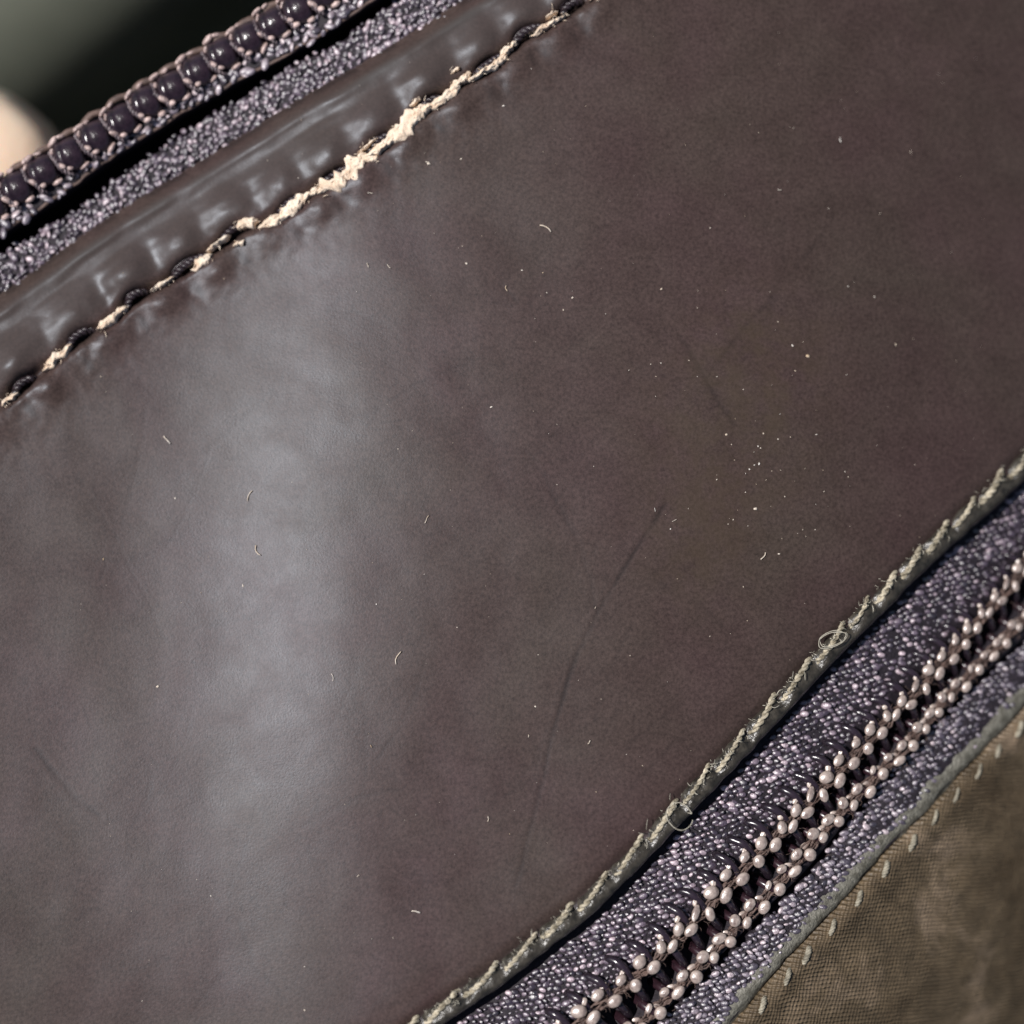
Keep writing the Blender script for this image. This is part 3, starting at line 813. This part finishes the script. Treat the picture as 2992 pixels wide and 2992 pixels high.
bqs = np.concatenate([dots[0] - 87.5 * np.arange(7, 0, -1), dots, dots[-1] + 86 * np.arange(1, 8)])
for i, q in enumerate(bqs):
    j = rng.normal(0, 1, 6)
    obj('tooth', BEAD, tapeA, local_matrix(q, cBead(q) + j[0] * 1.5, 0.22, -0.30 + 0.05 * j[1], (1, 1 + .03 * j[2], 1), tilt=(0.04 * j[3], 0.05)))
    obj('coil_thread', BW[(i * 3) % 5], tapeA, local_matrix(q, cBead(q) + j[4] * 1.5, 0.12, 0.05 * j[3]))
    obj('zip_stitch', BT[(i * 5) % 6], tapeA, local_matrix(q, cBead(q) + j[4] * 1.5, 0.10, 0.06 * j[5]))
qs = np.arange(-1400, 2200, 8.0)
mb = MB()
scal = np.abs(np.sin((qs - bqs[0]) / 87.0 * math.pi))
mb.add(*tube(W(qs, cRim(qs) + 27 - 13 * scal, 0.10 + 0.16 * scal), 0.19 + 0.02 * n1(qs / 12.0, 2), 8))
mb.add(*tube(W(qs, cA(qs) - 2 + 3 * n1(qs / 30.0, 3), -0.06 + 0.04 * n1(qs / 20.0, 1)), 0.09, 6))
obj('cord', mb.data('cord', m_brownthread), tapeA)

# ================= olive panel beyond the lower zipper
G_ = cG(QM)
fall = lambda d: -1.45 - 0.0032 * d - 0.0000032 * d * d
rows = [(G_ - 62, -2.2), (G_ - 66, -1.6), (G_ - 60, -1.46), (G_ - 46, -1.38), (G_ - 30, -1.33), (G_ - 16, -1.36), (G_ - 6, -1.52), (G_, -1.72), (G_ + 7, -1.48), (G_ + 20, -1.38), (G_ + 40, -1.34), (G_ + 60, -1.42)]
rows = [(p + 5 * n1(QM / 26.0, k % 8), z + 0.05 * n1(QM / 30.0 + k * .5, k % 8) * (1 if k > 0 else 0)) for k, (p, z) in enumerate(rows)]
rim_rows = rows[:8]
fab_rows = rows[7:] + [(G_ + d, -1.36 + 1.45 + fall(d) + 0.10 * n2(QM / 160.0, np.full_like(QM, d / 120.0), 3) - 0.06) for d in (90, 130, 180, 240, 320, 420, 540, 680, 840, 1000, 1200, 1500)]
fab = obj('fabric_panel', sheet(QM, fab_rows, m_fab, 'fabric_panel'), purse, label='worn olive-brown woven panel beyond the open zipper')
obj('fabric_rim', sheet(QM, [(p, z + (0.001 if k < 7 else 0.004)) for k, (p, z) in enumerate(rim_rows)], m_oedge, 'fabric_rim'), fab, label='pale olive folded rim along the woven panel')
ost = QP([(2935,2208),(2874,2261),(2808,2331),(2747,2401),(2681,2475),(2603,2557),(2525,2647),(2443,2729),(2370,2811),(2308,2872)])
oq = np.sort(ost[:, 0])
oq = np.concatenate([oq[0] - 110 * np.arange(8, 0, -1), oq, oq[-1] + 92 * np.arange(1, 9)])
for i, q in enumerate(oq):
    j = rng.normal(0, 1, 4)
    L = 38
    qs = q + np.array([-.62, -.45, 0, .45, .62]) * L
    P = W(qs, cG(qs) + 30 + np.array([10, 8, 1, -8, -10]) + 2 * j[0], np.array([-1.8, -1.42, -1.27, -1.38, -1.75]) + .03 * j[2])
    obj('stitch', twisted(P, 0.135 * (1 + .15 * j[1]), 0.5, 3, 0.06, 6, i).data('stitch', m_othread2), fab)

# ------------------------------------------------------------------ dust and lint on the leather
def leather_point(nx, ny, dz=0.0):
    q, p = QP([(nx, ny)])[0]
    z = float(leather_z(np.array([q]), np.array([p]))[0])
    return frame_at(q, p, z + dz)
K = NPX / 1932.0
SP = [(808,308,5),(880,497,4),(985,510,3),(1080,562,4),(1063,585,3),(927,768,3.5),(1248,545,3),(1247,685,3),(1495,652,5),(1524,672,6),(1370,820,4),(1440,818,3),(1430,842,3),(1432,875,3.5),
      (1352,905,3),(1425,960,5),(1265,998,3),(1470,1045,4),(458,1105,4),(298,1295,6),(1010,1333,3),(710,1140,2.5),(398,1690,3),(575,1905,3),(1600,540,3),(1650,560,2.5),(1500,700,3),(1300,680,2.5),(950,200,4),(1690,650,3),
      (1540,820,3),(1600,900,2.5),(195,1055,3),(870,300,3),(1340,430,3),(330,940,3)]
mb = MB()
for (x, y, s) in SP + [(rng.uniform(150, 1900), rng.uniform(60, 1900), 0.9 + 1.1 * rng.random() ** 3) for _ in range(300)] + [(rng.normal(1440, 90), rng.normal(850, 160), 1.2 + 1.8 * rng.random() ** 2) for _ in range(34)]:
    nx, ny = x * K, y * K
    q, p = QP([(nx, ny)])[0]
    if not (cS(q) + 60 < p < cC(q) - 30): 
        if not (cT(q) + 60 < p < cS(q) - 40): continue
    o, X, Y, N = leather_point(nx, ny, 0.02)
    r = s * K * S * 0.52
    v, f = ell((0, 0, 0), (r * rng.uniform(.8, 1.7), r * rng.uniform(.5, 1), r * .5), rng.uniform(0, 6.28))
    v = v * (1 + 0.35 * rng.normal(size=(len(v), 1)) * .5)
    mb.add(o + v[:, :1] * X + v[:, 1:2] * Y + v[:, 2:3] * N, f)
FIB = [(1030,430,14,.5),(470,935,12,-1.2),(485,1040,12,1.0),(315,830,11,.8),(805,980,9,-1.3),(628,1278,8,1.4),(750,1240,14,-1.0),(785,1720,9,.3),(1440,1050,9,-.8),(808,308,6,.6),(955,545,6,1.1)]
for (x, y, L, a) in FIB + [(rng.uniform(200, 1800), rng.uniform(200, 1800), rng.uniform(2, 6), rng.uniform(0, 3)) for _ in range(22)]:
    nx, ny = x * K, y * K
    q, p = QP([(nx, ny)])[0]
    if not (cS(q) + 60 < p < cC(q) - 40): continue
    o, X, Y, N = leather_point(nx, ny, 0.02)
    l = L * K * S
    a = -a + TH * -1 + math.pi * 0
    t = np.linspace(-1, 1, 5)
    cx = t * l * .9; cy = l * rng.normal(0, .22) * (t * t - .4) + l * rng.normal(0, .12) * t ** 3
    c_, s_ = math.cos(a), math.sin(a)
    u, w_ = cx * c_ - cy * s_, cx * s_ + cy * c_
    mb.add(*tube(o + u[:, None] * X + w_[:, None] * Y + (0.03 + 0.03 * np.abs(t))[:, None] * N, (0.024 if L > 8 else 0.014) * rng.uniform(.7, 1.5), 5))
d = obj('dust', mb.data('dust', m_dust))
tag(d, 'pale dust specks and lint bits scattered over the brown leather', 'dust', kind='stuff')

# curled lint fibres caught on the lower stitches
t = np.linspace(0.3, 6.1, 40)
cq, cp = QP([(1983, 2381)])[0]
P = W(cq + 37 * np.cos(t + .6) * (1 + .08 * np.sin(2 * t)), cp + 40 * np.sin(t + .6), 0.42 + 0.16 * np.sin(t * 1.0) )
P = np.vstack([P, W(cq + 25, cp + 8, 0.26)])
V, F = tube(resample(P, .06), 0.020, 5)
o = obj('lint_fibre', mesh_data('lint_fibre', V, F, m_fuzz))
tag(o, 'single pale round curl of lint caught on the rolled edge stitches', 'lint')
mb = MB()
cq, cp = QP([(2428, 1866)])[0]
for s in range(2):
    t = np.linspace(0, 6.0, 30) + s
    P = W(cq + (42 - 5 * s) * np.cos(t) * (1 + .1 * np.sin(3 * t + s)), cp + (22 - 3 * s) * np.sin(t) + 9 * np.cos(t), 0.34 + 0.14 * np.sin(t + s))
    mb.add(*tube(resample(P, .08), 0.020, 5))
o = obj('lint_fibre', mb.data('lint_fibre', m_fuzz))
tag(o, 'tangled oval loop of grey lint hanging on the rolled edge', 'lint')

# ------------------------------------------------------------------ hand holding the purse from behind
def hand():
    kx, ky = (-112 - 1496) * S, (1496 - 232) * S
    z0 = float(H(kx, ky)) - 12.5
    k = (D - z0) / D
    tip = np.array([kx * k, ky * k, z0])
    J = []; E = []; R = []
    def v(p, r, par=None):
        J.append(p); R.append(r)
        if par is not None: E.append((par, len(J) - 1))
        return len(J) - 1
    wrist = np.array([-60.0, -62.0, -26.0])
    w0 = v(wrist + (-22, -38, -4), 25)
    w1 = v(wrist, 24, w0)
    palm = v(wrist + (10, 28, 0), 25, w1)
    def finger(base, pts, rs):
        last = palm
        for p, r in zip([base] + pts, rs):
            last = v(np.asarray(p, float), r, last)
    t = tip
    finger((-60, -14, -24), [(-50, 4, -25), t + (-4, -10, -3.0), t + (-1.5, -3.4, -0.8), t + (0, 0, 0)], [11, 9.5, 8.4, 7.9, 7.0])
    finger((-44, -20, -24), [(-32, -2, -26), (-23, 7, -23), (-18, 12, -20.5)], [11, 10, 8.8, 7.6])
    finger((-34, -22, -24), [(-14, -4, -26), (-1, 8, -23), (5, 14, -20.5)], [10.5, 9.6, 8.6, 7.4])
    finger((-26, -34, -23), [(-6, -22, -25), (6, -14, -22), (11, -10, -19.5)], [9.5, 8.6, 7.4, 6.4])
    finger((-82, -38, -20), [(-92, -12, -14), (-88, 12, -6), (-84, 24, -1)], [13, 11, 9.6, 8.0])
    me = bpy.data.meshes.new('person')
    me.from_pydata([(p * MM).tolist() for p in J], E, [])
    o = link(bpy.data.objects.new('person', me))
    me.materials.append(m_skin)
    sk = o.modifiers.new('skin', 'SKIN')
    sk.use_smooth_shade = True
    for i, sv in enumerate(me.skin_vertices[0].data):
        sv.radius = (R[i] * MM, R[i] * MM)
        sv.use_root = (i == 0)
    ss = o.modifiers.new('smooth', 'SUBSURF'); ss.levels = 3; ss.render_levels = 3
    bpy.context.view_layer.update()
    me2 = bpy.data.meshes.new_from_object(o.evaluated_get(bpy.context.evaluated_depsgraph_get()))
    o.modifiers.clear(); o.data = me2
    V = np.empty(len(me2.vertices) * 3); me2.vertices.foreach_get('co', V); V = V.reshape(-1, 3) / MM
    ax = np.array([1.5, 3.4, 0.8]); ax /= np.linalg.norm(ax)
    up = np.array([0.22, -0.18, 1.0]); up -= ax * (up @ ax); up /= np.linalg.norm(up)
    sd = np.cross(ax, up)
    c0 = tip - 2.0 * ax
    d = V - c0
    loc = np.stack([d @ ax, d @ sd, d @ up], -1)
    near = (np.linalg.norm(loc, axis=1) < 13) & (loc[:, 0] > -8)
    n_ = 4.5
    l2 = loc.copy(); l2[:, 0] = np.maximum(l2[:, 0], 0)           # cross-section only behind the tip centre
    k_ = np.linalg.norm(l2, axis=1) / (np.sum(np.abs(l2) ** n_, axis=1) ** (1 / n_) + 1e-9)
    wgt = near * sstep(-8, -2, loc[:, 0])
    k_ = 1 + (k_ - 1) * wgt
    l3 = loc * k_[:, None] * np.where(wgt[:, None] > 0, 1.0, 1.0)
    l3[:, 2] = np.where(wgt > 0, l3[:, 2] * (1 - 0.5 * wgt), l3[:, 2])
    V2 = c0 + l3[:, :1] * ax + l3[:, 1:2] * sd + l3[:, 2:] * up
    me2.vertices.foreach_set('co', (V2 * MM).ravel())
    me2.update()
    me2.polygons.foreach_set('use_smooth', np.ones(len(me2.polygons), bool))
    tag(o, 'sunlit bare fingertip peeking out behind the toothed zipper edge', 'hand')
    return o
hand()
